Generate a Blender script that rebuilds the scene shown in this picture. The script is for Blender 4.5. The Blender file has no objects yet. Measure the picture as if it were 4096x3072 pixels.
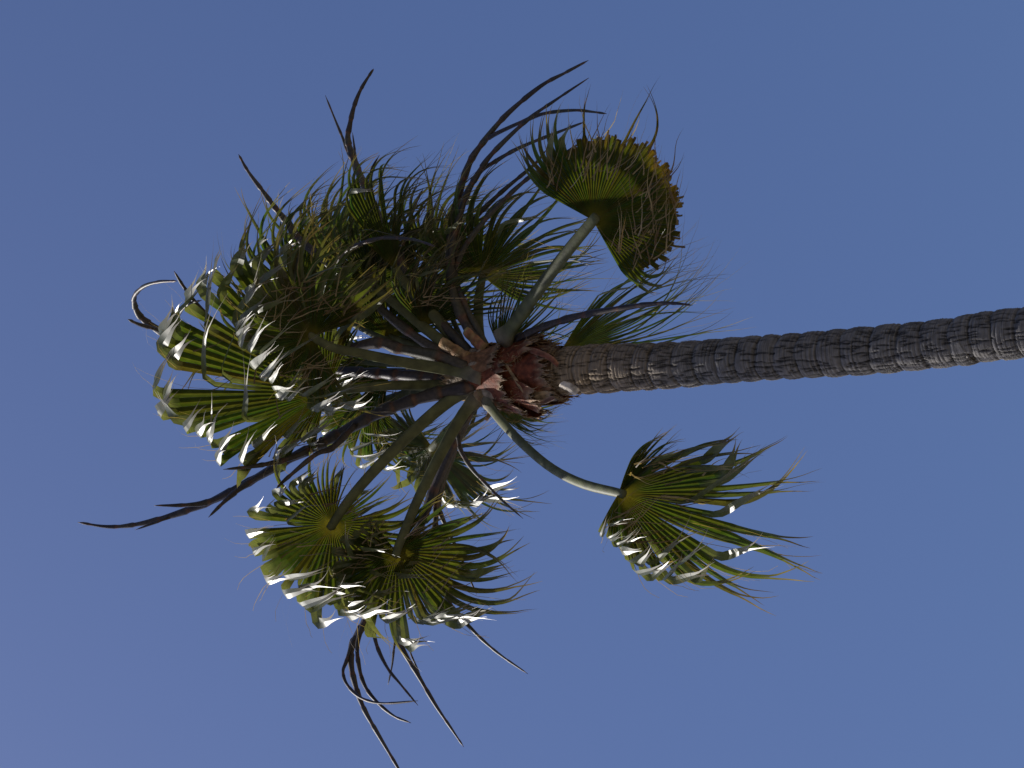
import bpy, math, random
import numpy as np
from mathutils import Vector, Matrix

random.seed(7)
rng = np.random.default_rng(7)
RAD = math.radians
sc = bpy.context.scene
col = sc.collection

# ------------------------------------------------------------------ camera
PITCH, EYE, FPX = RAD(36.0), 1.6, 9110.0          # photo turned on its side: picture left is up
H = 12.5                                          # metres from the viewer to the trunk
CAM = Vector((0, 0, EYE))
FWD = Vector((0, math.cos(PITCH), math.sin(PITCH)))
UPV = Vector((0, -math.sin(PITCH), math.cos(PITCH)))
IR, ID, IT = -UPV, Vector((-1, 0, 0)), -FWD       # picture right, picture down, towards the viewer
cd = bpy.data.cameras.new('camera')
cam = bpy.data.objects.new('camera', cd); col.objects.link(cam)
cd.sensor_width = 36.0; cd.lens = FPX / 4096 * 36
cd.clip_start = 0.1; cd.clip_end = 20000
m = Matrix((IR, -ID, IT)).transposed().to_4x4(); m.translation = CAM
cam.matrix_world = m
sc.camera = cam

# ------------------------------------------------------------------ light
SUN_EL, SUN_AZ = RAD(58), RAD(-92)                # azimuth from +Y towards +X
sdir = Vector((math.cos(SUN_EL)*math.sin(SUN_AZ), math.cos(SUN_EL)*math.cos(SUN_AZ), math.sin(SUN_EL)))
w = bpy.data.worlds.new('World'); sc.world = w; w.use_nodes = True
nt = w.node_tree
bg = nt.nodes['Background']; bg.inputs['Strength'].default_value = 0.088
sky = nt.nodes.new('ShaderNodeTexSky'); sky.sky_type = 'NISHITA'
sky.sun_disc = False; sky.sun_elevation = SUN_EL; sky.sun_rotation = SUN_AZ
sky.air_density = 1.2; sky.dust_density = 3.8; sky.ozone_density = 10; sky.altitude = 0
wb = nt.nodes.new('ShaderNodeVectorMath'); wb.operation = 'MULTIPLY'; wb.inputs[1].default_value = (0.95, 0.92, 1.07)   # the camera's white balance
nt.links.new(sky.outputs[0], wb.inputs[0]); nt.links.new(wb.outputs[0], bg.inputs[0])
sl = bpy.data.lights.new('sun', 'SUN'); sl.energy = 5.0; sl.angle = RAD(0.53); sl.color = (1.0, 0.95, 0.87)
so = bpy.data.objects.new('sun', sl); col.objects.link(so)
so.rotation_euler = sdir.to_track_quat('Z', 'Y').to_euler(); so.location = (-20, 0, 30)
vs = sc.view_settings
vs.view_transform = 'Standard'; vs.look = 'None'; vs.exposure = 0.0; vs.gamma = 1.0; vs.use_curve_mapping = False

# ------------------------------------------------------------------ helpers
def P(px, py, dy=0.0):
    """photo pixel -> point in the upright plane dy metres nearer than the trunk"""
    d = FWD*FPX + IR*(px-2048) + ID*(py-1536)
    return CAM + d*((H-dy)/d.y)
def V3(r, d, t=0.0):
    return IR*r + ID*d + IT*t
MPP = (P(2000, 1500)-CAM).length/FPX               # metres to one photo pixel at the crown

class MB:
    def __init__(s): s.v, s.f, s.c = [], [], []
    def add(s, verts, faces, cols):
        o = len(s.v); s.v += [tuple(p) for p in verts]; s.c += [tuple(c) for c in cols]
        s.f += [tuple(i+o for i in f) for f in faces]
    def grid(s, rows, cols):
        """rows of points; each row the same length"""
        o = len(s.v); n = len(rows[0])
        for r, c in zip(rows, cols):
            s.v += [tuple(p) for p in r]; s.c += [tuple(x) for x in c]
        for i in range(len(rows)-1):
            for j in range(n-1):
                a = o+i*n+j; s.f.append((a, a+1, a+1+n, a+n))
    def build(s, name, mat, parent=None, smooth=True):
        me = bpy.data.meshes.new(name); me.from_pydata(s.v, [], s.f)
        if s.c:
            at = me.color_attributes.new('Col', 'FLOAT_COLOR', 'POINT')
            a = np.ones((len(s.v), 4), np.float32); a[:, :3] = np.array(s.c, np.float32)[:, :3]
            at.data.foreach_set('color', a.ravel())
        if smooth: me.polygons.foreach_set('use_smooth', [True]*len(me.polygons))
        me.materials.append(mat); me.update()
        o = bpy.data.objects.new(name, me); col.objects.link(o)
        if parent: o.parent = parent
        return o

def spline(pts, n):
    """Catmull-Rom through pts (Vectors), n samples"""
    p = [pts[0]*2-pts[1]] + list(pts) + [pts[-1]*2-pts[-2]]
    out = []; k = len(pts)-1
    for i in range(n):
        x = i/(n-1)*k; j = min(int(x), k-1); t = x-j
        a, b, c, d = p[j], p[j+1], p[j+2], p[j+3]
        out.append(0.5*((2*b)+(c-a)*t+(2*a-5*b+4*c-d)*t*t+(3*b-a-3*c+d)*t**3))
    return out

def tube(mb, pts, rad, colf, sides=8, flat=1.0, side_hint=None):
    """rad(t), colf(t) ; flat<1 squashes across the side vector's normal"""
    n = len(pts); rows = []; cols = []
    sv = side_hint
    for i, p in enumerate(pts):
        tg = (pts[min(i+1, n-1)]-pts[max(i-1, 0)]).normalized()
        if sv is None: sv = tg.orthogonal()
        sv = (sv - tg*sv.dot(tg)).normalized(); nv = tg.cross(sv)
        t = i/(n-1); r = rad(t)
        rows.append([p + sv*(r*math.cos(a)) + nv*(r*flat*math.sin(a)) for a in (2*math.pi*k/sides for k in range(sides+1))])
        c = colf(t); cols.append([c]*(sides+1))
    mb.grid(rows, cols)
    for ri in (0, n-1):
        o = len(mb.v); mb.v.append(tuple(pts[ri])); mb.c.append(cols[ri][0])
        b = o-(n-ri)*(sides+1) if ri == 0 else o-1-(sides+1)
        for k in range(sides): mb.f.append((o, b+k, b+k+1) if ri else (o, b+k+1, b+k))

def mixc(a, b, t):
    t = min(1, max(0, t)); return tuple(x+(y-x)*t for x, y in zip(a, b))
def ss(a, b, x):
    t = min(1, max(0, (x-a)/(b-a))); return t*t*(3-2*t)

# ------------------------------------------------------------------ materials
def newmat(name):
    m = bpy.data.materials.new(name); m.use_nodes = True
    n = m.node_tree.nodes; return m, n, m.node_tree.links, n['Principled BSDF'], n['Material Output']
def col_var(n, l, scale, lo, hi, coord='Object', detail=4):
    """colour attribute times noise"""
    a = n.new('ShaderNodeVertexColor'); a.layer_name = 'Col'
    tc = n.new('ShaderNodeTexCoord'); nz = n.new('ShaderNodeTexNoise')
    nz.inputs['Scale'].default_value = scale; nz.inputs['Detail'].default_value = detail
    l.new(tc.outputs[coord], nz.inputs['Vector'])
    mr = n.new('ShaderNodeMapRange'); mr.inputs[1].default_value = 0.3; mr.inputs[2].default_value = 0.7
    mr.inputs[3].default_value = lo; mr.inputs[4].default_value = hi
    l.new(nz.outputs[0], mr.inputs[0])
    mx = n.new('ShaderNodeVectorMath'); mx.operation = 'SCALE'
    l.new(a.outputs[0], mx.inputs[0]); l.new(mr.outputs[0], mx.inputs['Scale'])
    return mx.outputs[0], nz, tc

def leaf_material():
    m, n, l, b, out = newmat('palm_leaf')
    c, nz, tc = col_var(n, l, 18, 0.75, 1.25)
    dm = n.new('ShaderNodeVectorMath'); dm.operation = 'SCALE'; dm.inputs['Scale'].default_value = 0.8
    l.new(c, dm.inputs[0]); l.new(dm.outputs[0], b.inputs['Base Color'])
    b.inputs['Roughness'].default_value = 0.37
    b.inputs['Specular IOR Level'].default_value = 0.62
    tr = n.new('ShaderNodeBsdfTranslucent')
    tm = n.new('ShaderNodeVectorMath'); tm.operation = 'MULTIPLY'; tm.inputs[1].default_value = (1.75, 1.65, 0.6)
    l.new(c, tm.inputs[0]); l.new(tm.outputs[0], tr.inputs[0])
    mx = n.new('ShaderNodeMixShader'); mx.inputs[0].default_value = 0.36
    l.new(b.outputs[0], mx.inputs[1]); l.new(tr.outputs[0], mx.inputs[2]); l.new(mx.outputs[0], out.inputs[0])
    return m
def plain_material(name, scale, lo, hi, rough, bump=0.0, bscale=60, spec=0.4):
    m, n, l, b, out = newmat(name)
    c, nz, tc = col_var(n, l, scale, lo, hi)
    l.new(c, b.inputs['Base Color']); b.inputs['Roughness'].default_value = rough
    b.inputs['Specular IOR Level'].default_value = spec
    if bump:
        n2 = n.new('ShaderNodeTexNoise'); n2.inputs['Scale'].default_value = bscale; n2.inputs['Detail'].default_value = 5
        l.new(tc.outputs['Object'], n2.inputs['Vector'])
        bp = n.new('ShaderNodeBump'); bp.inputs['Strength'].default_value = bump; bp.inputs['Distance'].default_value = 0.01
        l.new(n2.outputs[0], bp.inputs['Height']); l.new(bp.outputs[0], b.inputs['Normal'])
    return m
M_LEAF = leaf_material()
M_PET = plain_material('petiole_skin', 14, 0.55, 1.3, 0.58, 0.10, 60)
M_STALK = plain_material('flower_stalk_bract', 40, 0.6, 1.35, 0.5, 0.12, 120)
M_BOOT = plain_material('leaf_base_sheath', 25, 0.5, 1.4, 0.7, 0.6, 80, 0.25)
M_FIBRE = plain_material('dry_fibre', 30, 0.7, 1.2, 0.7, 0)
M_TRUNK = plain_material('palm_bark', 22, 0.7, 1.25, 0.85, 0.5, 90, 0.2)

# ------------------------------------------------------------------ ground
def build_ground():
    m, n, l, b, out = newmat('dry_ground')
    tc = n.new('ShaderNodeTexCoord'); nz = n.new('ShaderNodeTexNoise'); nz.inputs['Scale'].default_value = 0.8; nz.inputs['Detail'].default_value = 8
    cr = n.new('ShaderNodeValToRGB'); cr.color_ramp.elements[0].color = (0.10, 0.085, 0.06, 1); cr.color_ramp.elements[1].color = (0.20, 0.17, 0.125, 1)
    l.new(tc.outputs['Object'], nz.inputs['Vector']); l.new(nz.outputs[0], cr.inputs[0]); l.new(cr.outputs[0], b.inputs['Base Color'])
    b.inputs['Roughness'].default_value = 0.95
    mb = MB(); rings = [0, 3, 8, 20, 60, 200, 700, 2500, 6000]; k = 48; rows = []
    for r in rings:
        rows.append([(r*math.cos(2*math.pi*j/k), H+r*math.sin(2*math.pi*j/k),
                      0.05*math.sin(r*1.3+j)*min(1, r/8) - 0.06*min(1, r/8)) if r < 300 else
                     (r*math.cos(2*math.pi*j/k), H+r*math.sin(2*math.pi*j/k), -0.06) for j in list(range(k))+[0]])
    mb.grid(rows, [[(1, 1, 1)]*(k+1)]*len(rows))
    o = mb.build('ground', m); o['kind'] = 'structure'
build_ground()

# ------------------------------------------------------------------ the palm
AXIS_PX = [(1790, 1488), (1900, 1494), (2050, 1500), (2200, 1490), (2378, 1476), (2720, 1459), (2921, 1441), (3220, 1421), (3510, 1399), (3836, 1366), (4096, 1330)]
axis_pts = [P(x, y) for x, y in AXIS_PX]
low = axis_pts[-1]; dlow = (axis_pts[-1]-axis_pts[-3]).normalized()
for z in (4.2, 2.6, 1.2, -0.12):                    # on down to the ground, straightening
    s = (low.z-z)/(-dlow.z); k = 1/(1+0.06*s)
    axis_pts.append(Vector((low.x+dlow.x*s*k, low.y+dlow.y*s*k, z)))
base_pt = axis_pts[-1].copy(); base_pt.z = 0
tree = bpy.data.objects.new('palm_tree', None); col.objects.link(tree)
tree['label'] = 'tall fan palm with windblown fronds and dark arching flower stalks on ringed grey trunk'
tree['category'] = 'palm tree'
def build_trunk():
    top_i = 3                                       # trunk starts inside the leaf bases
    sp = spline(axis_pts, 3000)
    L = [0]
    for a, b in zip(sp, sp[1:]): L.append(L[-1]+(b-a).length)
    L = np.array(L); arr = np.array([tuple(p) for p in sp])
    s0 = L[np.argmin(np.linalg.norm(arr-np.array(tuple(P(2130, 1494))), axis=1))]
    s_edge = L[np.argmin(np.linalg.norm(arr-np.array(tuple(axis_pts[10])), axis=1))]
    sv = np.concatenate([np.arange(s0, s_edge+0.3, 0.006), np.arange(s_edge+0.3, L[-1], 0.025)])
    C = np.stack([np.interp(sv, L, arr[:, k]) for k in range(3)], 1)
    T = np.gradient(C, axis=0); T /= np.linalg.norm(T, axis=1)[:, None]
    X = np.array([0, -1.0, 0]); S = X - T*(T@X)[:, None]; S /= np.linalg.norm(S, axis=1)[:, None]   # towards viewer
    B = np.cross(T, S)
    NP = 192; ph = np.linspace(0, 2*np.pi, NP+1)
    f = sv-s0
    ws = np.interp(f, [0, .25, 0.55, 0.95, 1.45, 1.9, 2.4, 3.2, 6, 8.4, 8.9], [.165, .158, .157, .148, .140, .136, .141, .143, .165, .20, .27])
    R = np.repeat(ws[:, None], NP+1, 1)
    # ring scars: uneven stacked swellings, each tilted a little
    ring_s, x = [], -0.1
    while x < f[-1]+.3: ring_s.append(x); x += rng.uniform(.12, .19)
    ring_s = np.array(ring_s); tilt = rng.uniform(-.022, .022, len(ring_s)); tph = rng.uniform(0, 6.28, len(ring_s))
    FF, PP = np.meshgrid(f, ph, indexing='ij')
    wob = 0.006*np.sin(3*PP+FF*7)+0.004*np.sin(5*PP-FF*11)
    idx = np.clip(np.searchsorted(ring_s, f)-1, 0, len(ring_s)-2)
    g0 = ring_s[idx][:, None]+tilt[idx][:, None]*np.sin(PP+tph[idx][:, None])
    g1 = ring_s[idx+1][:, None]+tilt[idx+1][:, None]*np.sin(PP+tph[idx+1][:, None])
    u = np.clip((FF+wob-g0)/(g1-g0), 0, 1)
    amp = rng.uniform(.009, .017, len(ring_s))[idx][:, None]
    R += amp*(np.sin(np.pi*u**0.75)**0.7-0.45)
    notch = np.exp(-(np.minimum(u, 1-u)/.05)**2)
    R -= .004*notch
    # fine hoops of fibre
    hoop = np.zeros_like(R)
    for k in range(26):
        fr = rng.uniform(150, 520); hoop += np.sin(FF*fr+rng.uniform(0, 6.28)+1.2*np.sin(PP*rng.integers(1, 4)+rng.uniform(0, 6.28)))
    hoop /= 5; R += .0019*hoop
    # upright cracks
    crack = np.zeros_like(R); arc = 0.145
    for k in range(1900):
        c0 = rng.uniform(0, 3.6 if k < 1550 else f[-1]); ln = rng.uniform(.015, .075); pc = rng.uniform(0, 2*np.pi); wd = rng.uniform(.0026, .0055)/arc
        i0, i1 = np.searchsorted(f, [c0-ln, c0+ln])
        if i1-i0 < 2: continue
        mid = (i0+i1)//2
        fl = f[i0:i1]; dp = (ph[None, :]-pc-0.022*np.sin((fl-c0)[:, None]*rng.uniform(20, 70)+rng.uniform(0, 6))+np.pi) % (2*np.pi)-np.pi
        crack[i0:i1] = np.maximum(crack[i0:i1], np.exp(-(dp/wd)**2)*(1-((fl-c0)/ln)**2)[:, None])
    R -= .013*crack
    R[:, -1] = R[:, 0]
    pts = C[:, None, :]+R[..., None]*(np.cos(PP)[..., None]*S[:, None, :]+np.sin(PP)[..., None]*B[:, None, :])
    tone = 1+.26*hoop-.85*crack-.30*notch  # hoop ridges lightened: streaks of raking sunlight put into the bark colour
    up = np.array([.27, .205, .135]); dn = np.array([.170, .160, .150])
    tt = np.clip((f-.45)/.9, 0, 1)[:, None, None]
    colr = (up*(1-tt)+dn*tt)*np.clip(tone, .2, 1.6)[..., None]
    red = np.clip(1-f/.30, 0, 1)[:, None, None]; colr = colr*(1-red*.6)+np.array([.11, .045, .025])*red*.6
    n0, n1 = len(f), NP+1
    me = bpy.data.meshes.new('trunk'); me.vertices.add(n0*n1); me.vertices.foreach_set('co', pts.reshape(-1).astype(np.float32))
    ii, jj = np.meshgrid(np.arange(n0-1), np.arange(n1-1), indexing='ij'); a = (ii*n1+jj).ravel()
    q = np.stack([a, a+n1, a+n1+1, a+1], 1).astype(np.int32)
    me.loops.add(q.size); me.loops.foreach_set('vertex_index', q.ravel())
    me.polygons.add(len(q)); me.polygons.foreach_set('loop_start', np.arange(0, q.size, 4, dtype=np.int32))
    me.polygons.foreach_set('use_smooth', np.ones(len(q), bool))
    at = me.color_attributes.new('Col', 'FLOAT_COLOR', 'POINT')
    at.data.foreach_set('color', np.concatenate([colr.reshape(-1, 3), np.ones((n0*n1, 1))], 1).astype(np.float32).ravel())
    me.materials.append(M_TRUNK); me.update(calc_edges=True); me.validate()
    o = bpy.data.objects.new('trunk', me); col.objects.link(o); o.parent = tree
build_trunk()

# ---- crown core, leaf-base sheaths, fibre
core_px = [(1640, 1470), (1760, 1484), (1850, 1492), (1950, 1500), (2050, 1500), (2150, 1496), (2260, 1486)]
core_r = [.03, .075, .12, .165, .185, .175, .155]
core_pts = [P(*p) for p in core_px]
def core_at(t):
    """t 0 top .. 1 bottom of the leaf bases -> centre, radius, axis, towards-viewer, sideways (picture down)"""
    x = t*(len(core_px)-1); i = min(int(x), len(core_px)-2); k = x-i
    c = core_pts[i].lerp(core_pts[i+1], k); r = core_r[i]+(core_r[i+1]-core_r[i])*k
    ax = (core_pts[min(i+2, len(core_px)-1)]-core_pts[max(i-1, 0)]).normalized()
    s = (Vector((0, -1, 0))-ax*ax.dot(Vector((0, -1, 0)))).normalized(); b = ax.cross(s)
    if b.dot(ID) < 0: b = -b
    return c, r, ax, s, b
def cpt(t, phi, off=0.0):
    """phi 0 faces the viewer, +90 deg is picture down"""
    c, r, ax, s, b = core_at(t); return c+(s*math.cos(phi)+b*math.sin(phi))*(r+off)
def build_core():
    mb = MB(); rows, cols = [], []
    for i in range(40):
        t = i/39
        rows.append([cpt(t, 2*math.pi*j/48, .012*math.sin(5*2*math.pi*j/48+9*t)+.008*math.sin(11*2*math.pi*j/48-14*t)) for j in range(49)])
        cols.append([mixc((.10, .05, .028), (.15, .10, .06), .5+.5*math.sin(3*j+5*t)) for j in range(49)])
    for r in rows: r[-1] = r[0]
    mb.grid(rows, cols); return mb.build('crown_core', M_BOOT, tree)
build_core()
fib = MB()
def hair(p, d, ln, wd=.0032, c=(.30, .21, .12), curl=.5):
    pts = [p]; d = d.normalized()
    for k in range(4):
        d = (d+Vector((random.gauss(0, 1), random.gauss(0, 1), random.gauss(0, 1)))*curl*.4).normalized(); pts.append(pts[-1]+d*ln/4)
    sv = d.cross(IT if random.random() < .7 else ID)
    sv = sv.normalized() if sv.length > .1 else d.orthogonal().normalized()
    k = random.uniform(.6, 1.3); cc = tuple(x*k for x in c)
    fib.grid([[q-sv*wd*(1-i*.2), q+sv*wd*(1-i*.2)] for i, q in enumerate(pts)], [[cc, cc]]*5)
def sheath(t0, t1, phi, half, flare0, flare1, colr, ragged=.03, name='leaf_base', lip=(.34, .24, .15), seed=0, hairs=40):
    """a shell of old leaf base wrapped on the crown: t0 upper edge, t1 lower edge; flare lifts that edge off"""
    rs = random.Random(seed); nu, nv = 12, 20; outer, inner, co, ci = [], [], [], []
    jag0 = [rs.uniform(-1, 1)*ragged for _ in range(nv+1)]; jag1 = [rs.uniform(-1, 1)*ragged for _ in range(nv+1)]
    for i in range(nu+1):
        u = i/nu; ro, ri, c1, c2 = [], [], [], []
        for j in range(nv+1):
            v = j/nv*2-1
            t = t0+(t1-t0)*u+jag0[j]*(1-u)**4+jag1[j]*u**4
            wsc = 1-.35*(abs(u-.5)*2)**2.5
            ph = phi+half*v*wsc
            off = .022+flare0*(1-u)**2.2+flare1*u**2.2-.012*v*v+.006*math.sin(7*v+5*u+seed)
            ro.append(cpt(min(max(t, 0), 1), ph, off)); ri.append(cpt(min(max(t, 0), 1), ph, off-.007))
            e = max(ss(.86, 1, u) if flare1 > .015 else 0, ss(.90, 1, 1-u) if flare0 > .015 else 0)
            k = .75+.5*rs.random()
            c1.append(tuple(x*k for x in mixc(colr, lip, e*.8))); c2.append(tuple(x*.9*k for x in colr))
        outer.append(ro); inner.append(ri); co.append(c1); ci.append(c2)
    mb = MB(); mb.grid(outer, co); mb.grid(inner[::-1], ci[::-1])
    for a, b, cc in ((outer[0], inner[0], co[0]), (outer[-1], inner[-1], co[-1]), ([r[0] for r in outer], [r[0] for r in inner], [c[0] for c in co]), ([r[-1] for r in outer], [r[-1] for r in inner], [c[-1] for c in co])):
        mb.grid([a, b], [[mixc(x, lip, .5) for x in cc]]*2)
    o = mb.build(name, M_BOOT, tree)
    for k in range(hairs):
        j = rs.randrange(nv+1); e = 0 if (flare0 > flare1) else -1
        p = outer[e][j]; d = (p-core_at(.5)[0]).normalized()*.4+core_at(.6)[2]*(1 if e else -1)*.8
        hair(p, d, rs.uniform(.02, .06))
    return o
RED, BRN, TAN, GRY = (.150, .040, .017), (.20, .10, .05), (.34, .22, .115), (.27, .215, .16)
SHE = [ # t0, t1, phi deg, half deg, flare0, flare1, colour
 (.62, .98, -8, 50, .00, .060, RED), (.55, .91, 52, 44, .00, .095, RED), (.52, .88, -62, 42, .01, .080, RED),
 (.45, .76, 14, 46, .02, .095, RED), (.44, .80, 90, 44, .02, .10, RED), (.46, .84, -100, 44, .02, .05, BRN),
 (.40, .66, -34, 42, .03, .050, BRN), (.38, .66, 58, 40, .04, .045, GRY), (.36, .62, 104, 40, .05, .05, TAN),
 (.32, .56, 6, 46, .04, .020, GRY), (.30, .54, -78, 40, .05, .03, GRY), (.28, .52, 46, 34, .05, .02, TAN),
 (.24, .48, -28, 40, .03, .01, GRY), (.55, .95, 150, 60, .02, .05, RED), (.5, .9, 210, 60, .02, .05, RED), (.3, .6, 180, 80, .03, .03, BRN),
 (.80, 1.0, -48, 30, .00, .035, BRN), (.86, 1.0, 62, 22, .02, .03, (.42, .33, .24)), (.78, 1.0, 20, 26, .015, .03, BRN)]
for i, s in enumerate(SHE):
    sheath(s[0], s[1], RAD(s[2]), RAD(s[3]), s[4], s[5], s[6], seed=i*13+5, hairs=55)

# torn flap of pale sheath under the leaf bases, and curled red strips
def strip(pts, wd, colr, name, side, lip=None):
    mb = MB(); c = spline(pts, 10); rows, inn, cols = [], [], []
    for i, p in enumerate(c):
        tg = (c[min(i+1, 9)]-c[max(i-1, 0)]).normalized(); nn = tg.cross(side).normalized()
        k = wd*(1-.25*abs(i/9*2-1)**3)*random.uniform(.9, 1.1)
        r = [p+side*k*v+nn*(.012*(1-v*v)) for v in (-1, -.5, 0, .5, 1)]
        rows.append(r); inn.append([q-nn*.005 for q in r]); cols.append([mixc(colr, lip or colr, abs(v)**2) for v in (-1, -.5, 0, .5, 1)])
    mb.grid(rows, cols); mb.grid(inn[::-1], cols)
    mb.grid([[r[0] for r in rows], [r[0] for r in inn]], [[c[0] for c in cols]]*2); mb.grid([[r[-1] for r in inn], [r[-1] for r in rows]], [[c[0] for c in cols]]*2)
    mb.grid([rows[-1], inn[-1]], [cols[-1]]*2); mb.grid([inn[0], rows[0]], [cols[0]]*2)
    return mb.build(name, M_BOOT, tree)
strip([P(2245, 1535, .19), P(2280, 1550, .20), P(2310, 1572, .19)], .030, (.62, .54, .44), 'torn_sheath', V3(.55, -.6, .3).normalized())
strip([P(2100, 1392, .16), P(2150, 1410, .21), P(2200, 1432, .22), P(2232, 1462, .20)], .022, (.17, .055, .03), 'torn_sheath', V3(.3, -.8, .5).normalized(), (.33, .16, .10))
strip([P(2060, 1520, .20), P(2100, 1580, .20), P(2160, 1610, .17), P(2215, 1590, .16)], .024, (.24, .13, .10), 'torn_sheath', V3(.5, .5, .7).normalized(), (.42, .30, .23))
strip([P(2010, 1440, .19), P(2050, 1500, .22), P(2090, 1560, .22), P(2130, 1600, .18)], .012, (.28, .19, .10), 'torn_sheath', V3(.6, -.3, .7).normalized(), (.40, .30, .20))
def stub(a, b, w0, w1, colr):
    mb = MB(); c = spline([a, a.lerp(b, .5)+V3(0, 0, .01), b], 9)
    tube(mb, c, lambda t: (w0+(w1-w0)*t)*(1+.08*math.sin(t*17)), lambda t: tuple(x*random.uniform(.8, 1.2) for x in mixc(colr, (.40, .27, .12), ss(.75, 1, t))), 9, .55, V3(.3, -.9, .3))
    mb.build('petiole_stub', M_BOOT, tree)
stub(P(1880, 1440, .12), P(1764, 1368, .16), .046, .040, (.26, .165, .075))
stub(P(1940, 1400, .10), P(1862, 1322, .10), .044, .034, (.24, .14, .065))
stub(P(1960, 1560, .14), P(1905, 1590, .16), .045, .035, (.22, .14, .08))
stub(P(1985, 1600, .12), P(1945, 1680, .14), .042, .020, (.22, .13, .09))
for k in range(500):
    t = random.uniform(.3, .98); phi = random.uniform(-2, 2.2)
    c, r, ax, s, b = core_at(t); p = cpt(t, phi, .03)
    hair(p, (p-c).normalized()*.5+ax*random.choice((-1, 1)), random.uniform(.02, .075), .0016)
for (x, y, dy) in ((1955, 1625, .1), (1975, 1600, .13), (1930, 1600, .16), (2030, 1440, .18), (2060, 1430, .2), (1880, 1560, .12), (2080, 1560, .2), (2110, 1590, .18), (2040, 1350, .1)):
    for k in range(45): hair(P(x+random.gauss(0, 16), y+random.gauss(0, 16), dy), V3(random.gauss(-.2, .6), random.gauss(.1, .6), random.gauss(.2, .5)), random.uniform(.02, .06), .0018, (.33, .23, .13))
fo = fib.build('crown_fibre', M_FIBRE, tree); fo['kind'] = 'stuff'

# ------------------------------------------------------------------ flower stalks
DARK, RUST, GREEN, PALE = (.028, .020, .021), (.13, .055, .028), (.075, .080, .040), (.20, .17, .14)
def bract_tube(pts, w0, w1, name, parent, seed, tipgreen=.5, pale=0):
    rs = random.Random(seed); n = max(14, int(sum((b-a).length for a, b in zip(pts, pts[1:]))/.022)+2)
    c = spline(pts, n); L = sum((b-a).length for a, b in zip(c, c[1:]))
    nodes = []; x = rs.uniform(.03, .1)
    while x < L: nodes.append(x/L); x += rs.uniform(.13, .24)
    tones = [mixc(mixc(DARK, PALE, rs.uniform(0, .16)+pale), GREEN, rs.random()*tipgreen*.8) for _ in range(len(nodes)+2)]
    def seg(t):
        k = sum(1 for q in nodes if q <= t); a = nodes[k-1] if k else -.1; b = nodes[k] if k < len(nodes) else 1.1
        return k, (t-a)/(b-a), (b-a)
    def rad(t):
        k, u, ln = seg(t)
        r = (w0+(w1-w0)*t**1.7)*1.2
        return max(.0016, r*(1.22-.34*u+.16*ss(.9, 1, u)*(k < len(nodes)))*min(1, ((1-t)*L+.004)/.05 if t > .9 else 1))
    def cf(t):
        k, u, ln = seg(t)
        cc = mixc(tones[min(k, len(tones)-1)], RUST, .75*ss(.82, .97, u)*(k < len(nodes)))
        return mixc(cc, RUST, ss(.95, 1, t)*.5)
    mb = MB(); tube(mb, c, rad, cf, 8, .85)
    return mb.build(name, M_STALK, parent)
def PX(pts, d0, d1):
    n = len(pts)-1
    return [P(p[0], p[1], p[2] if len(p) > 2 else d0+(d1-d0)*(i/n)**1.0) for i, p in enumerate(pts)]
def stalk(main, d0, d1, w0, w1, branches=(), seed=0, pale=0, tipgreen=.5):
    """pixel polylines; d = metres nearer than the trunk; w = width in photo pixels"""
    mp = [(*p, d0+(d1-d0)*i/(len(main)-1)) for i, p in enumerate(main)]
    o = bract_tube(PX(mp, 0, 0), w0*MPP/2, w1*MPP/2, 'flower_stalk', tree, seed, tipgreen, pale)
    for k, br in enumerate(branches):
        pts, dend, bw0, bw1 = br
        s = pts[0]; near = min(range(len(mp)), key=lambda i: (mp[i][0]-s[0])**2+(mp[i][1]-s[1])**2)
        bract_tube(PX(pts, mp[near][2], dend), bw0*MPP/2, bw1*MPP/2, 'branch', o, seed*31+k, tipgreen, pale)
    return o
stalk([(1900, 1540), (1755, 1572), (1640, 1605), (1509, 1655), (1350, 1738), (1263, 1785), (1150, 1840), (992, 1930), (842, 2006), (693, 2060), (560, 2095), (436, 2107), (311, 2089)], .16, 1.25, 46, 7, [
  ([(1263, 1785), (1150, 1836), (1028, 1863), (892, 1878)], 1.15, 24, 6), ([(1150, 1840), (992, 1932), (906, 1999), (833, 2070)], 1.15, 26, 6),
  ([(992, 1930), (842, 2004), (743, 2020), (616, 2022)], 1.15, 24, 6), ([(842, 2006), (693, 2062), (643, 2082), (540, 2120)], 1.15, 16, 5), ([(1420, 1700), (1330, 1790), (1263, 1818), (1150, 1911), (1105, 1954)], 1.15, 22, 6)], 11, tipgreen=.25)
stalk([(1900, 1600), (1828, 1735), (1744, 1941), (1683, 2092), (1600, 2260), (1540, 2380), (1475, 2460), (1441, 2520), (1409, 2580), (1404, 2655), (1424, 2750), (1459, 2842), (1520, 2950), (1592, 3072), (1620, 3130)], .10, .25, 40, 8, [
  ([(1441, 2520), (1409, 2568), (1385, 2646), (1372, 2685), (1385, 2733), (1428, 2781), (1485, 2807), (1555, 2813), (1672, 2803)], .4, 15, 6),
  ([(1540, 2380), (1475, 2450), (1431, 2568), (1437, 2672), (1463, 2750), (1511, 2811), (1576, 2864), (1644, 2892)], .35, 20, 6),
  ([(1600, 2260), (1500, 2420), (1489, 2480), (1507, 2581), (1550, 2672), (1602, 2737), (1672, 2822)], .2, 20, 6),
  ([(1600, 2260), (1560, 2420), (1563, 2476), (1611, 2598), (1668, 2694), (1742, 2820), (1803, 2911), (1855, 2988)], .15, 24, 6),
  ([(1600, 2260), (1608, 2420), (1615, 2502), (1642, 2611), (1681, 2698)], .1, 12, 5), ([(1600, 2260), (1600, 2400), (1594, 2480), (1576, 2594), (1568, 2663), (1552, 2740)], .05, 13, 5)], 12, tipgreen=.2)
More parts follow.
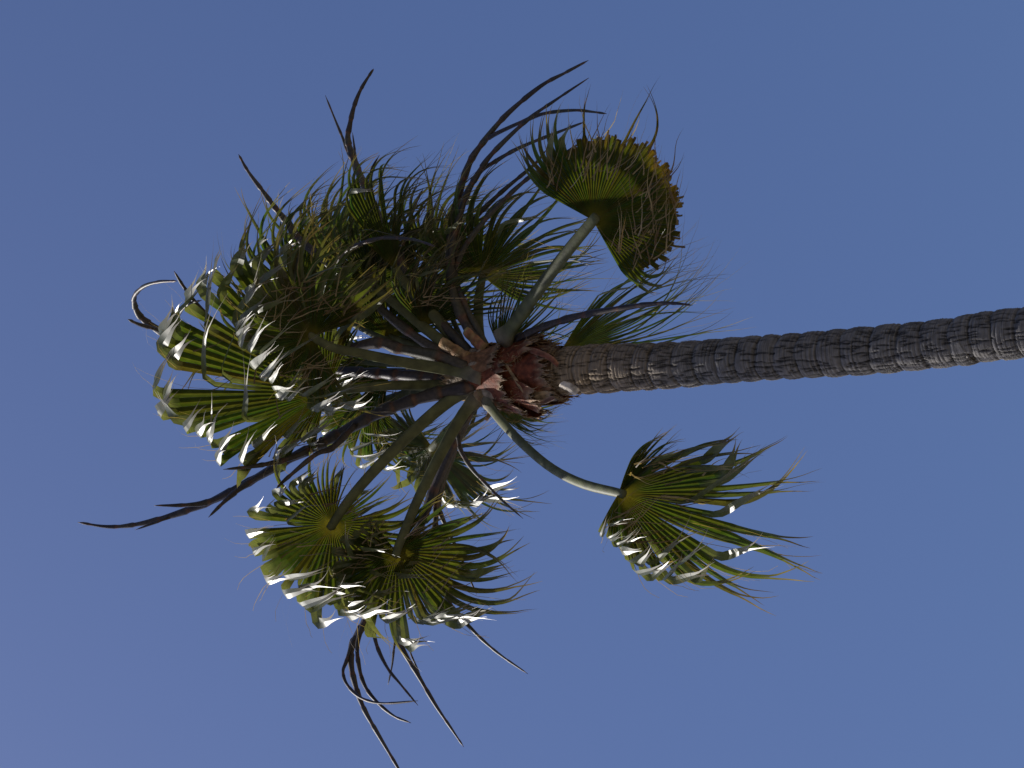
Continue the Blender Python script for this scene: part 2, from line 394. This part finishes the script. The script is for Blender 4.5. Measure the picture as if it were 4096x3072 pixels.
stalk([(1890, 1600), (1840, 1740), (1756, 1960), (1740, 2120), (1720, 2250), (1798, 2411), (1894, 2524), (1990, 2611), (2112, 2696)], .05, .1, 26, 6, [], 13, .05)
stalk([(1900, 1610), (1800, 1850), (1756, 2013), (1792, 2122), (1840, 2224), (1906, 2378)], .05, .0, 24, 6, [], 14, .15)
stalk([(1930, 1600), (1840, 1715), (1836, 1760), (1846, 1808), (1888, 1875), (1943, 1935), (2009, 2001), (2092, 2074)], .10, .3, 20, 5, [], 15, .08)
stalk([(2060, 1360), (2110, 1335), (2200, 1298), (2320, 1262), (2480, 1234), (2600, 1217), (2690, 1213), (2770, 1221)], .06, .45, 30, 5, [], 16, 0, .1)
stalk([(1960, 1430), (1870, 1310), (1815, 1180), (1800, 1060), (1803, 959), (1819, 851), (1836, 775), (1879, 650), (1933, 569), (2025, 460), (2161, 346), (2259, 292), (2354, 241)], .05, -.3, 34, 6, [
  ([(1933, 569), (1982, 536), (2112, 477), (2188, 452), (2297, 441), (2367, 447), (2427, 455)], -.2, 16, 6),
  ([(1800, 1060), (1814, 959), (1863, 786), (1917, 688), (1971, 612), (2107, 482), (2221, 401), (2356, 311)], -.1, 28, 6),
  ([(1863, 786), (1917, 691), (1982, 645), (2080, 590), (2242, 525), (2340, 487)], -.1, 18, 7)], 17)
stalk([(1960, 1420), (1850, 1200), (1815, 1080), (1830, 970), (1906, 867), (2004, 770), (2134, 661), (2185, 600)], 0, -.3, 30, 7, [
  ([(1815, 1080), (1863, 981), (1960, 856), (2090, 731), (2188, 661), (2324, 569)], -.15, 24, 7)], 18)
stalk([(1900, 1450), (1841, 1371), (1711, 1231), (1640, 1130), (1580, 1010), (1529, 907), (1480, 788), (1453, 734), (1426, 669), (1404, 609), (1391, 555), (1399, 501), (1415, 430), (1442, 360), (1478, 300), (1495, 275)], .08, -.25, 36, 6, [
  ([(1426, 669), (1396, 620), (1372, 555), (1345, 490), (1301, 381)], -.2, 15, 6), ([(1453, 734), (1426, 647), (1418, 593), (1410, 530)], -.3, 13, 5),
  ([(1529, 907), (1497, 831), (1480, 777), (1478, 734), (1488, 674), (1518, 620)], -.1, 17, 6), ([(1580, 1010), (1545, 886), (1532, 815), (1523, 764)], -.3, 15, 6),
  ([(1640, 1130), (1612, 1040), (1616, 951), (1643, 864), (1670, 799), (1692, 756)], -.2, 17, 7)], 19)
stalk([(1880, 1460), (1774, 1415), (1640, 1330), (1480, 1200), (1330, 1070), (1204, 962), (1149, 891), (1101, 832), (1052, 766), (992, 685), (954, 617)], .1, .3, 36, 7, [
  ([(1480, 1200), (1380, 1150), (1340, 1098), (1358, 1040), (1394, 1000), (1463, 968), (1531, 951), (1597, 953), (1662, 960), (1741, 986)], .75, 24, 6)], 20, .05)
stalk([(1880, 1480), (1774, 1432), (1600, 1395), (1499, 1372), (1300, 1420), (1130, 1442), (975, 1439), (845, 1418), (747, 1369), (671, 1342), (601, 1298), (557, 1260), (538, 1217), (541, 1179), (579, 1144), (639, 1127), (709, 1124)], .16, 1.35, 40, 8, [
  ([(1130, 1442), (970, 1401), (904, 1342), (834, 1271), (774, 1201), (731, 1141), (696, 1084)], 1.2, 24, 7),
  ([(671, 1342), (617, 1315), (557, 1298), (511, 1277)], 1.3, 18, 10), ([(845, 1418), (780, 1374), (725, 1336), (709, 1304), (715, 1260), (753, 1217), (807, 1201)], 1.35, 16, 6),
  ([(975, 1439), (861, 1436), (780, 1430), (736, 1409), (732, 1369), (747, 1331)], 1.3, 20, 9)], 21, .07)
stalk([(1860, 1520), (1730, 1511), (1600, 1500), (1465, 1490), (1300, 1478), (1180, 1470)], .10, .2, 48, 20, [], 22, 0, 0)

# ------------------------------------------------------------------ fronds
WIND = V3(.80, -.55, .1)
GRAV = Vector((0, 0, -1))
BUDGET = [300]
def frond(hub, dy, pet, n, a, R, N=46, fuse=.56, wind=WIND, bend=3.0, flap=.35, droop=.10, cup=-.08, fold=0.0, green=1.0, single=False,
          seed=0, fall=.25, torn=None, tipv=.5, sag=0.0, pw=(62, 30), tone=(.052, .078, .018), length=1.0, flapdir=None, minl=.3, dryn=0):
    """hub: pixel where stalk meets blade; pet: petiole pixels (x, y, dy) from the crown; n: blade normal (right, down, towards);
    a: spread of the fan, degrees anticlockwise from picture right; R: metres"""
    rs = random.Random(seed+100)
    O = P(hub[0], hub[1], dy); Nv = V3(*n).normalized()
    pts = [P(*q) for q in pet]+[O]
    def dirn(deg):
        d = V3(math.cos(RAD(deg)), -math.sin(RAD(deg)), 0); return d
    am = (a[0]+a[1])/2
    A = dirn(am); A = (A-Nv*A.dot(Nv)).normalized(); S = Nv.cross(A)
    def pos(th, s):                                  # fused blade
        q = abs(th)/RAD(180); Rl = R*max(minl, 1-fall*q*q*1.6)
        d = A*math.cos(th)+S*math.sin(th)
        return O + d*(Rl*s) + Nv*(cup*R*s*s + fold*R*s*abs(math.sin(th))) + GRAV*(droop*R*s*s) + A*(sag*R*s*s)
    half = RAD(a[1]-a[0])/2; dth = 2*half/N
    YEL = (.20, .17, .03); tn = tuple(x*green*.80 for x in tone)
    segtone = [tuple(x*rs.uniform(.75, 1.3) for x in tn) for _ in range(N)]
    def col_at(i, s, u=0, pale=False, dry=(.2, .13, .07)):
        c = mixc(YEL, segtone[i], ss(.015, .16, s))
        if torn and torn[0] <= i/N <= torn[1]: c = mixc(c, (.26, .14, .02) if .30 < i/N < .52 else (.09, .055, .022), ss(.84, 1.0, s/fz[i])*.75*rs.uniform(.2, 1.2))
        if u > 0:
            c = mixc(c, (.13, .15, .085) if pale else tuple(x*1.25+.012 for x in c), ss(0, .18, u)*(.85 if pale else 1)); c = mixc(c, dry, ss(.45, .9, u)*rs.uniform(.6, 1))
        return c
    ph1, ph2, ph3 = (rs.uniform(0, 6.28) for _ in range(3))
    def clump(i): return .5*math.sin(i*.55+ph1)+.35*math.sin(i*1.25+ph2)+.25*math.sin(i*.23+ph3)
    fuse = fuse*.82
    mb = MB(); ends = []; ns = 9
    fz = [fuse*(rs.uniform(.94, 1.05) if torn else (rs.uniform(.45, .75) if rs.random() < .2 else rs.uniform(.86, 1.14))) for _ in range(N)]
    for i in range(N):
        th = -half+(i+.5)*dth; hw = dth/2
        f = fz[i] if (i and i < N-1) else fz[i]*.8
        ctr, lo, hi, cc = [], [], [], []
        for k in range(ns+1):
            s = .012+(f-.012)*(k/ns); wv = R*s*dth
            p = pos(th, s); tl = pos(th-hw, s); tr = pos(th+hw, s)
            e = p-O; nn = (tr-tl).cross(e); nn = nn.normalized() if nn.length > 1e-9 else Nv
            pleat = .52*wv*(1-.35*s/f)
            ctr.append(p+nn*pleat); lo.append(tl-nn*pleat*.6); hi.append(tr-nn*pleat*.6); cc.append(col_at(i, s))
        ml = [(x+y)/2 for x, y in zip(lo, ctr)]; mr_ = [(x+y)/2 for x, y in zip(ctr, hi)]
        rib = [mixc(c, (.16, .15, .04), .35) for c in cc]
        mb.grid([[x, y, z] for x, y, z in zip(lo, ml, ctr)], [[c, c, r] for c, r in zip(cc, rib)])
        mb.grid([[x, y, z] for x, y, z in zip(ctr, mr_, hi)], [[r, c, c] for c, r in zip(cc, rib)])
        ends.append((th, f, lo, ctr, hi))
    blade = mb.build('frond', M_LEAF, tree)
    # petiole: flattened, tapering, running a little way under the blade
    pm = MB(); hintv = (Nv.cross(pts[-1]-pts[-2])).normalized()
    axd = (pts[-1]-pts[-2]).normalized()
    nose = O+(A*.6+axd*.4)*R*.05
    pc = spline(pts+[nose], 26)
    tube(pm, pc, lambda t: (pw[0]+(pw[1]-pw[0])*min(1, t*1.15)**.7)*MPP/2*(1 if t < .93 else 1-.7*(t-.93)/.07)*(1+.55*(1-ss(0, .14, t))),
         lambda t: mixc(mixc((.17, .14, .10), (.088, .095, .038), ss(.0, .16, t)), (.10, .085, .035), ss(.9, 1, t)), 10, .5, hintv)
    pm.build('petiole', M_PET, blade)
    # free outer part of every segment
    joined = MB()
    for i, (th, f, lo, ctr, hi) in enumerate(ends):
        smb = MB() if (single and BUDGET[0] > 0) else joined
        inr = torn and torn[0] <= i/N <= torn[1]; istorn = inr and (i/N < .5 or rs.random() < .62)
        q = abs(th)/RAD(180); Ltot = R*max(minl, 1-fall*q*q*1.6)*length*rs.uniform(.78, 1.12)
        steps = 5 if istorn else 13
        d = (ctr[-1]-ctr[-2]).normalized(); wv = hi[-1]-lo[-1]; W0 = wv.length*1.04; wv = (wv-d*wv.dot(d)).normalized()
        if inr and not istorn: W0 *= .5
        nn = wv.cross(d)
        if nn.dot(ctr[-1]-(lo[-1]+hi[-1])/2) < 0: nn = -nn
        h0 = (ctr[-1]-(lo[-1]+hi[-1])/2).length
        cw = clump(i); fl = rs.random() < (flap*1.25+.3*cw)*(.35+1.6*max(0, .15+d.dot(sdir)))
        Lf = Ltot*(1-f)*(rs.uniform(.02, .06)+.20*rs.random()**3 if istorn else 1)*(1.3 if fl else 1.36)
        tgt = (wind*rs.uniform(.7, 1.3)+S*.45*clump(i+40)+Nv*.4*clump(i+80)+GRAV*rs.uniform(.0, .35)+Vector((rs.gauss(0, .38), rs.gauss(0, .4), rs.gauss(0, .38))))
        if fl:
            tgt = (flapdir if flapdir is not None else wind*.7+IT*.6)*1.0+GRAV*.25+(Nv if Nv.dot(IT) > 0 else -Nv)*rs.uniform(.1, .5)+Vector((rs.gauss(0, .18), rs.gauss(0, .2), rs.gauss(0, .18)))
        tgt.normalize(); Lf *= .72 if (tgt.dot(d) < -.35 and not fl) else 1; k_b = bend*rs.uniform(.6, 1.4)*(1+.6*cw)*1.1; u0 = rs.uniform(.0, .2); twist = rs.gauss(0, 1.3)
        p = (lo[-1]+hi[-1])/2; rows, cols = [], []
        rl, rr, cl = [], [], []
        div = rs.uniform(.02, .16); dry = mixc((.12, .065, .03), (.36, .28, .18), rs.random()**.8); ftw = rs.gauss(0, .4); shine = rs.random() < .75
        glint = (sdir+IT+Vector((rs.gauss(0, .22), rs.gauss(0, .22), rs.gauss(0, .22)))).normalized()
        for k in range(steps+1):
            u = k/steps
            wd = W0*(1.0 if u < .08 else max(.0, (1-((u-.08)/.92))**.75*.9+.04)) if not istorn else W0*(1-.3*u)*rs.uniform(.75, 1.08)
            if fl: wd = W0*(1.0+.3*ss(0, .2, u))*(1-ss(.30, 1.0, u)*.97)
            hh = h0*(1-u)**1.5*(.35 if fl else .8) if k else h0
            if k == 0: L_, C_, R_ = lo[-1], ctr[-1], hi[-1]
            else:
                sp_ = wv*(div*Lf*max(0, u-.6)**1.5*2.5)
                L_, C_, R_ = p-wv*wd/2, p+nn*hh, p+wv*wd/2
                rl.append((L_-sp_, C_-sp_)); rr.append((C_+sp_, R_+sp_))
            if k == 0: rl.append((L_, C_)); rr.append((C_, R_))
            cl.append(col_at(i, f, max(.01, u) if not istorn else .6+.4*u, fl, (.10, .06, .035) if inr else dry))
            if fl: kk = 34.0 if u0 <= u < u0+.22 else (.5 if u < .6 else 2.5)
            else: kk = k_b*(.5+1.5*u)
            ds = Lf/steps
            g = tgt-d*tgt.dot(d)
            if fl and u0 <= u < u0+.2 and tgt.dot(d) < -.5 and g.length < .8: g = g+(nn if nn.dot(IT) > 0 else -nn)*.8
            if not fl and tgt.dot(d) < -.35: g = g+IT*.55+GRAV*.25       # blown back over the blade
            d = (d+g*min(.95, kk*ds/R*1.2)+Vector((rs.gauss(0, 1), rs.gauss(0, 1), rs.gauss(0, 1)))*tipv*.10*u).normalized()
            wv = wv-d*wv.dot(d); wv = wv.normalized() if wv.length > 1e-6 else d.orthogonal().normalized(); nn_ = wv.cross(d)
            nn = nn_ if nn_.dot(nn) > 0 else -nn_
            a_ = ftw*.22*(u < .35) if fl else twist*.12*u; wv = (wv*math.cos(a_)+nn*math.sin(a_)).normalized(); nn_ = wv.cross(d); nn = nn_ if nn_.dot(nn) > 0 else -nn_
            if fl and shine and u0 <= u < u0+.45:
                ww = d.cross(glint); ww = ww if ww.dot(wv) > 0 else -ww
                wv = wv.lerp(ww.normalized(), .5) if ww.length > .2 else wv
                wv = (wv-d*wv.dot(d)).normalized(); nn_ = wv.cross(d); nn = nn_ if nn_.dot(nn) > 0 else -nn_
            p = p+d*ds
        if istorn: rl = rl[:rs.randint(2, 6)]; rr = rr[:rs.randint(2, 6)]
        smb.grid([list(x) for x in rl], [[c, c] for c in cl]); smb.grid([list(x) for x in rr], [[c, c] for c in cl])
        if rs.random() < .75 and not istorn:         # loose thread
            q_ = hi[-1].copy(); dd = (d*.2+(ctr[-1]-ctr[-2]).normalized()).normalized(); tp = []
            for k in range(7):
                tp.append(q_.copy()); dd = (dd+tgt*.22+Vector((rs.gauss(0, .16), rs.gauss(0, .16), rs.gauss(0, .16)))).normalized(); q_ = q_+dd*Lf*.125
            sd = dd.orthogonal().normalized()*.0022
            smb.grid([[x-sd*(1-j*.1), x+sd*(1-j*.1)] for j, x in enumerate(tp)], [[(.30, .22, .13)]*2]*7)
        if smb is not joined:
            smb.build('leaf_segment', M_LEAF, blade); BUDGET[0] -= 1
    if dryn:                                         # shredded, dried leaf edges caught across the blade
        dm = MB()
        for k in range(dryn):
            th = half*rs.uniform(-.95, .95); p = pos(th, fuse*rs.uniform(.45, 1.0))+IT*rs.uniform(.01, .05)
            dd = (wind*.8+GRAV*.2+Vector((rs.gauss(0, .45), rs.gauss(0, .45), rs.gauss(0, .45)))).normalized(); ln = rs.uniform(.14, .42)
            wd_ = rs.uniform(.002, .006); cc = mixc((.13, .07, .035), (.42, .34, .23), rs.random()); sd = dd.cross(IT).normalized(); rows = []
            for j in range(8):
                rows.append([p-sd*wd_*(1-j/7.2), p+sd*wd_*(1-j/7.2)])
                dd = (dd+wind*.10+Vector((rs.gauss(0, .13), rs.gauss(0, .13), rs.gauss(0, .13)))).normalized(); p = p+dd*ln/7
            dm.grid(rows, [[cc, cc]]*8)
        o = dm.build('dry_strands', M_LEAF, blade); o['kind'] = 'stuff'
    if joined.v:
        o = joined.build('leaf_segments', M_LEAF, blade); o['kind'] = 'stuff'
    return blade

def fp(*pts): return list(pts)
# hanging fan below the crown on the sunny side
frond((2475, 1972), .95, fp((1940, 1590, .12), (1985, 1660, .22), (2080, 1765, .42), (2200, 1868, .62), (2330, 1935, .8)), (.12, .12, .97), (-128, 80), 1.14, 50, .62,
      wind=V3(1.0, -.22, .15), bend=3.4, flap=.7, cup=.06, droop=.06, fold=.16, single=True, dryn=45, seed=1, minl=.42, fall=2.1, pw=(56, 34), flapdir=V3(.35, -.55, .65))
# big torn fan on the lee side
frond((2372, 882), .45, fp((2010, 1360, .12), (2060, 1290, .2), (2150, 1165, .3), (2270, 1005, .4)), (-.1, -.1, 1), (-62, 150), .80, 54, .86,
      wind=V3(.30, -.95, .1), bend=2.8, flap=.15, cup=-.15, droop=.02, single=True, dryn=110, length=1.45, seed=2, fall=.5, torn=(.06, .80), pw=(66, 40), tone=(.052, .072, .015))
# fan in front, full face
frond((1250, 1347), .85, fp((1940, 1500, .16), (1800, 1478, .24), (1620, 1450, .45), (1450, 1415, .65), (1330, 1390, .8)), (.5, -.3, .8), (30, 305), .84, 50, .62,
      wind=V3(.75, -.6, .2), bend=3.0, flap=.75, cup=-.12, single=True, dryn=60, seed=3, fall=.10, pw=(72, 38), tone=(.060, .082, .018))
# big fan towards the top of the tree
frond((1305, 1572), .62, fp((1930, 1530, .12), (1740, 1540, .16), (1560, 1542, .4), (1420, 1555, .55)), (.12, -.05, 1), (66, 256), 1.50, 54, .80,
      wind=V3(.75, -.6, .15), bend=3.4, flap=.7, cup=-.12, droop=.04, single=True, dryn=30, seed=4, minl=.36, fall=1.7, pw=(50, 30), tone=(.068, .092, .018), flapdir=V3(.4, -.65, .6))
# two full-face fans on the sunny side
frond((1331, 2096), .70, fp((1900, 1545, .14), (1800, 1600, .22), (1650, 1728, .4), (1500, 1880, .58), (1400, 1995, .66)), (.1, .1, 1), (-285, 60), .98, 54, .60,
      wind=V3(.78, -.55, .2), bend=3.0, flap=.55, cup=-.15, droop=.10, single=True, dryn=40, seed=5, minl=.46, fall=.66, pw=(62, 36), tone=(.060, .082, .018))
frond((1587, 2206), .50, fp((1920, 1580, .12), (1850, 1660, .2), (1760, 1820, .32), (1680, 1980, .42), (1620, 2120, .48)), (.0, .15, 1), (-230, 75), .98, 50, .60,
      wind=V3(.80, -.5, .2), bend=3.0, flap=.55, cup=-.15, droop=.05, single=True, dryn=40, seed=6, minl=.44, fall=.70, pw=(54, 34), tone=(.060, .082, .018))
# behind the crown
frond((2245, 1400), -.55, fp((2010, 1460, -.12), (2100, 1430, -.35)), (-.12, .5, .85), (-2, 66), 1.10, 28, .42, wind=V3(.75, -.6, 0), bend=2.0, flap=.1, seed=7, cup=-.1)
frond((2000, 1400), -.45, fp((1960, 1460, -.12), (1980, 1430, -.3)), (-.05, .5, .85), (5, 115), .66, 34, .45, wind=V3(.6, -.75, 0), bend=2.0, flap=.1, seed=8)
frond((1930, 1105), -.35, fp((1940, 1420, -.1), (1915, 1330, -.22), (1915, 1200, -.32)), (.05, .55, .83), (-40, 190), .86, 46, .52, wind=V3(.85, -.3, 0), bend=2.6, flap=.15, seed=9)
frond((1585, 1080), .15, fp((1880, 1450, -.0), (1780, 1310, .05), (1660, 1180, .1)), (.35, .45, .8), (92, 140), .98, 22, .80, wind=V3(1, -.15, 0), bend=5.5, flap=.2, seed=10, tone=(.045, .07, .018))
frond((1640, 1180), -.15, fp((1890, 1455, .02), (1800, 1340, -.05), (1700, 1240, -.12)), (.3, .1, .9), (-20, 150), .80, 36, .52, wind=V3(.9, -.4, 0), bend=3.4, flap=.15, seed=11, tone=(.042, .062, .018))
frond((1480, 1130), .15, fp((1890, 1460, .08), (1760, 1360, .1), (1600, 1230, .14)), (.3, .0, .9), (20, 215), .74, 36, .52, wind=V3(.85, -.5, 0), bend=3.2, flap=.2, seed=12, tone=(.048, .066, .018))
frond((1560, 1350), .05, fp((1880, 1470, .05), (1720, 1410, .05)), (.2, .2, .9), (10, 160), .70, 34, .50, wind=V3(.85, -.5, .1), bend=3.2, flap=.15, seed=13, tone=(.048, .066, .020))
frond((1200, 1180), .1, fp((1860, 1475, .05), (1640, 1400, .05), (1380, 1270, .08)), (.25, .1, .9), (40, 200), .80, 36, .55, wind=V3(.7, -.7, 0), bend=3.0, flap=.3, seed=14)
frond((1730, 1790), -.30, fp((1920, 1560, -.08), (1860, 1650, -.18), (1790, 1730, -.26)), (-.62, .52, .58), (110, 400), .80, 50, .58, wind=V3(.8, -.45, .1), bend=3.0, flap=.4, seed=15, tone=(.075, .098, .045))  # paler tone puts part of the sun's glare into the leaf colour
frond((1480, 1620), -.30, fp((1880, 1510, -.05), (1680, 1560, -.18)), (.2, -.2, .9), (130, 330), .72, 44, .56, wind=V3(.8, -.5, 0), bend=3.0, flap=.35, seed=16)
frond((1980, 1620), -.40, fp((1950, 1540, -.1), (1965, 1580, -.28)), (.2, -.5, .8), (-80, 10), .46, 30, .55, wind=V3(.7, -.5, 0), bend=2.0, flap=.1, seed=17)

# shaded fronds in the thick of the crown
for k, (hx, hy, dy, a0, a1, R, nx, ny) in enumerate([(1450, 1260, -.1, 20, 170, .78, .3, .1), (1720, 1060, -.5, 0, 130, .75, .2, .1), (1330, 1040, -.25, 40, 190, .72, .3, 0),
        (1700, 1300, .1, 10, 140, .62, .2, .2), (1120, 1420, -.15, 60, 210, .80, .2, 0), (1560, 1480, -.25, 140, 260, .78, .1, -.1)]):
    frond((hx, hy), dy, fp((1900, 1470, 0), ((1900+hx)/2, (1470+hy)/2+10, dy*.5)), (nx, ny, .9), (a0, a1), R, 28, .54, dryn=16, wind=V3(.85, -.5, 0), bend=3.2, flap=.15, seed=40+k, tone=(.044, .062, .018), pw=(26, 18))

# stand the palm's root at the foot of its trunk
tree.location = base_pt
for o in col.objects:
    if o.parent == tree: o.location = -base_pt
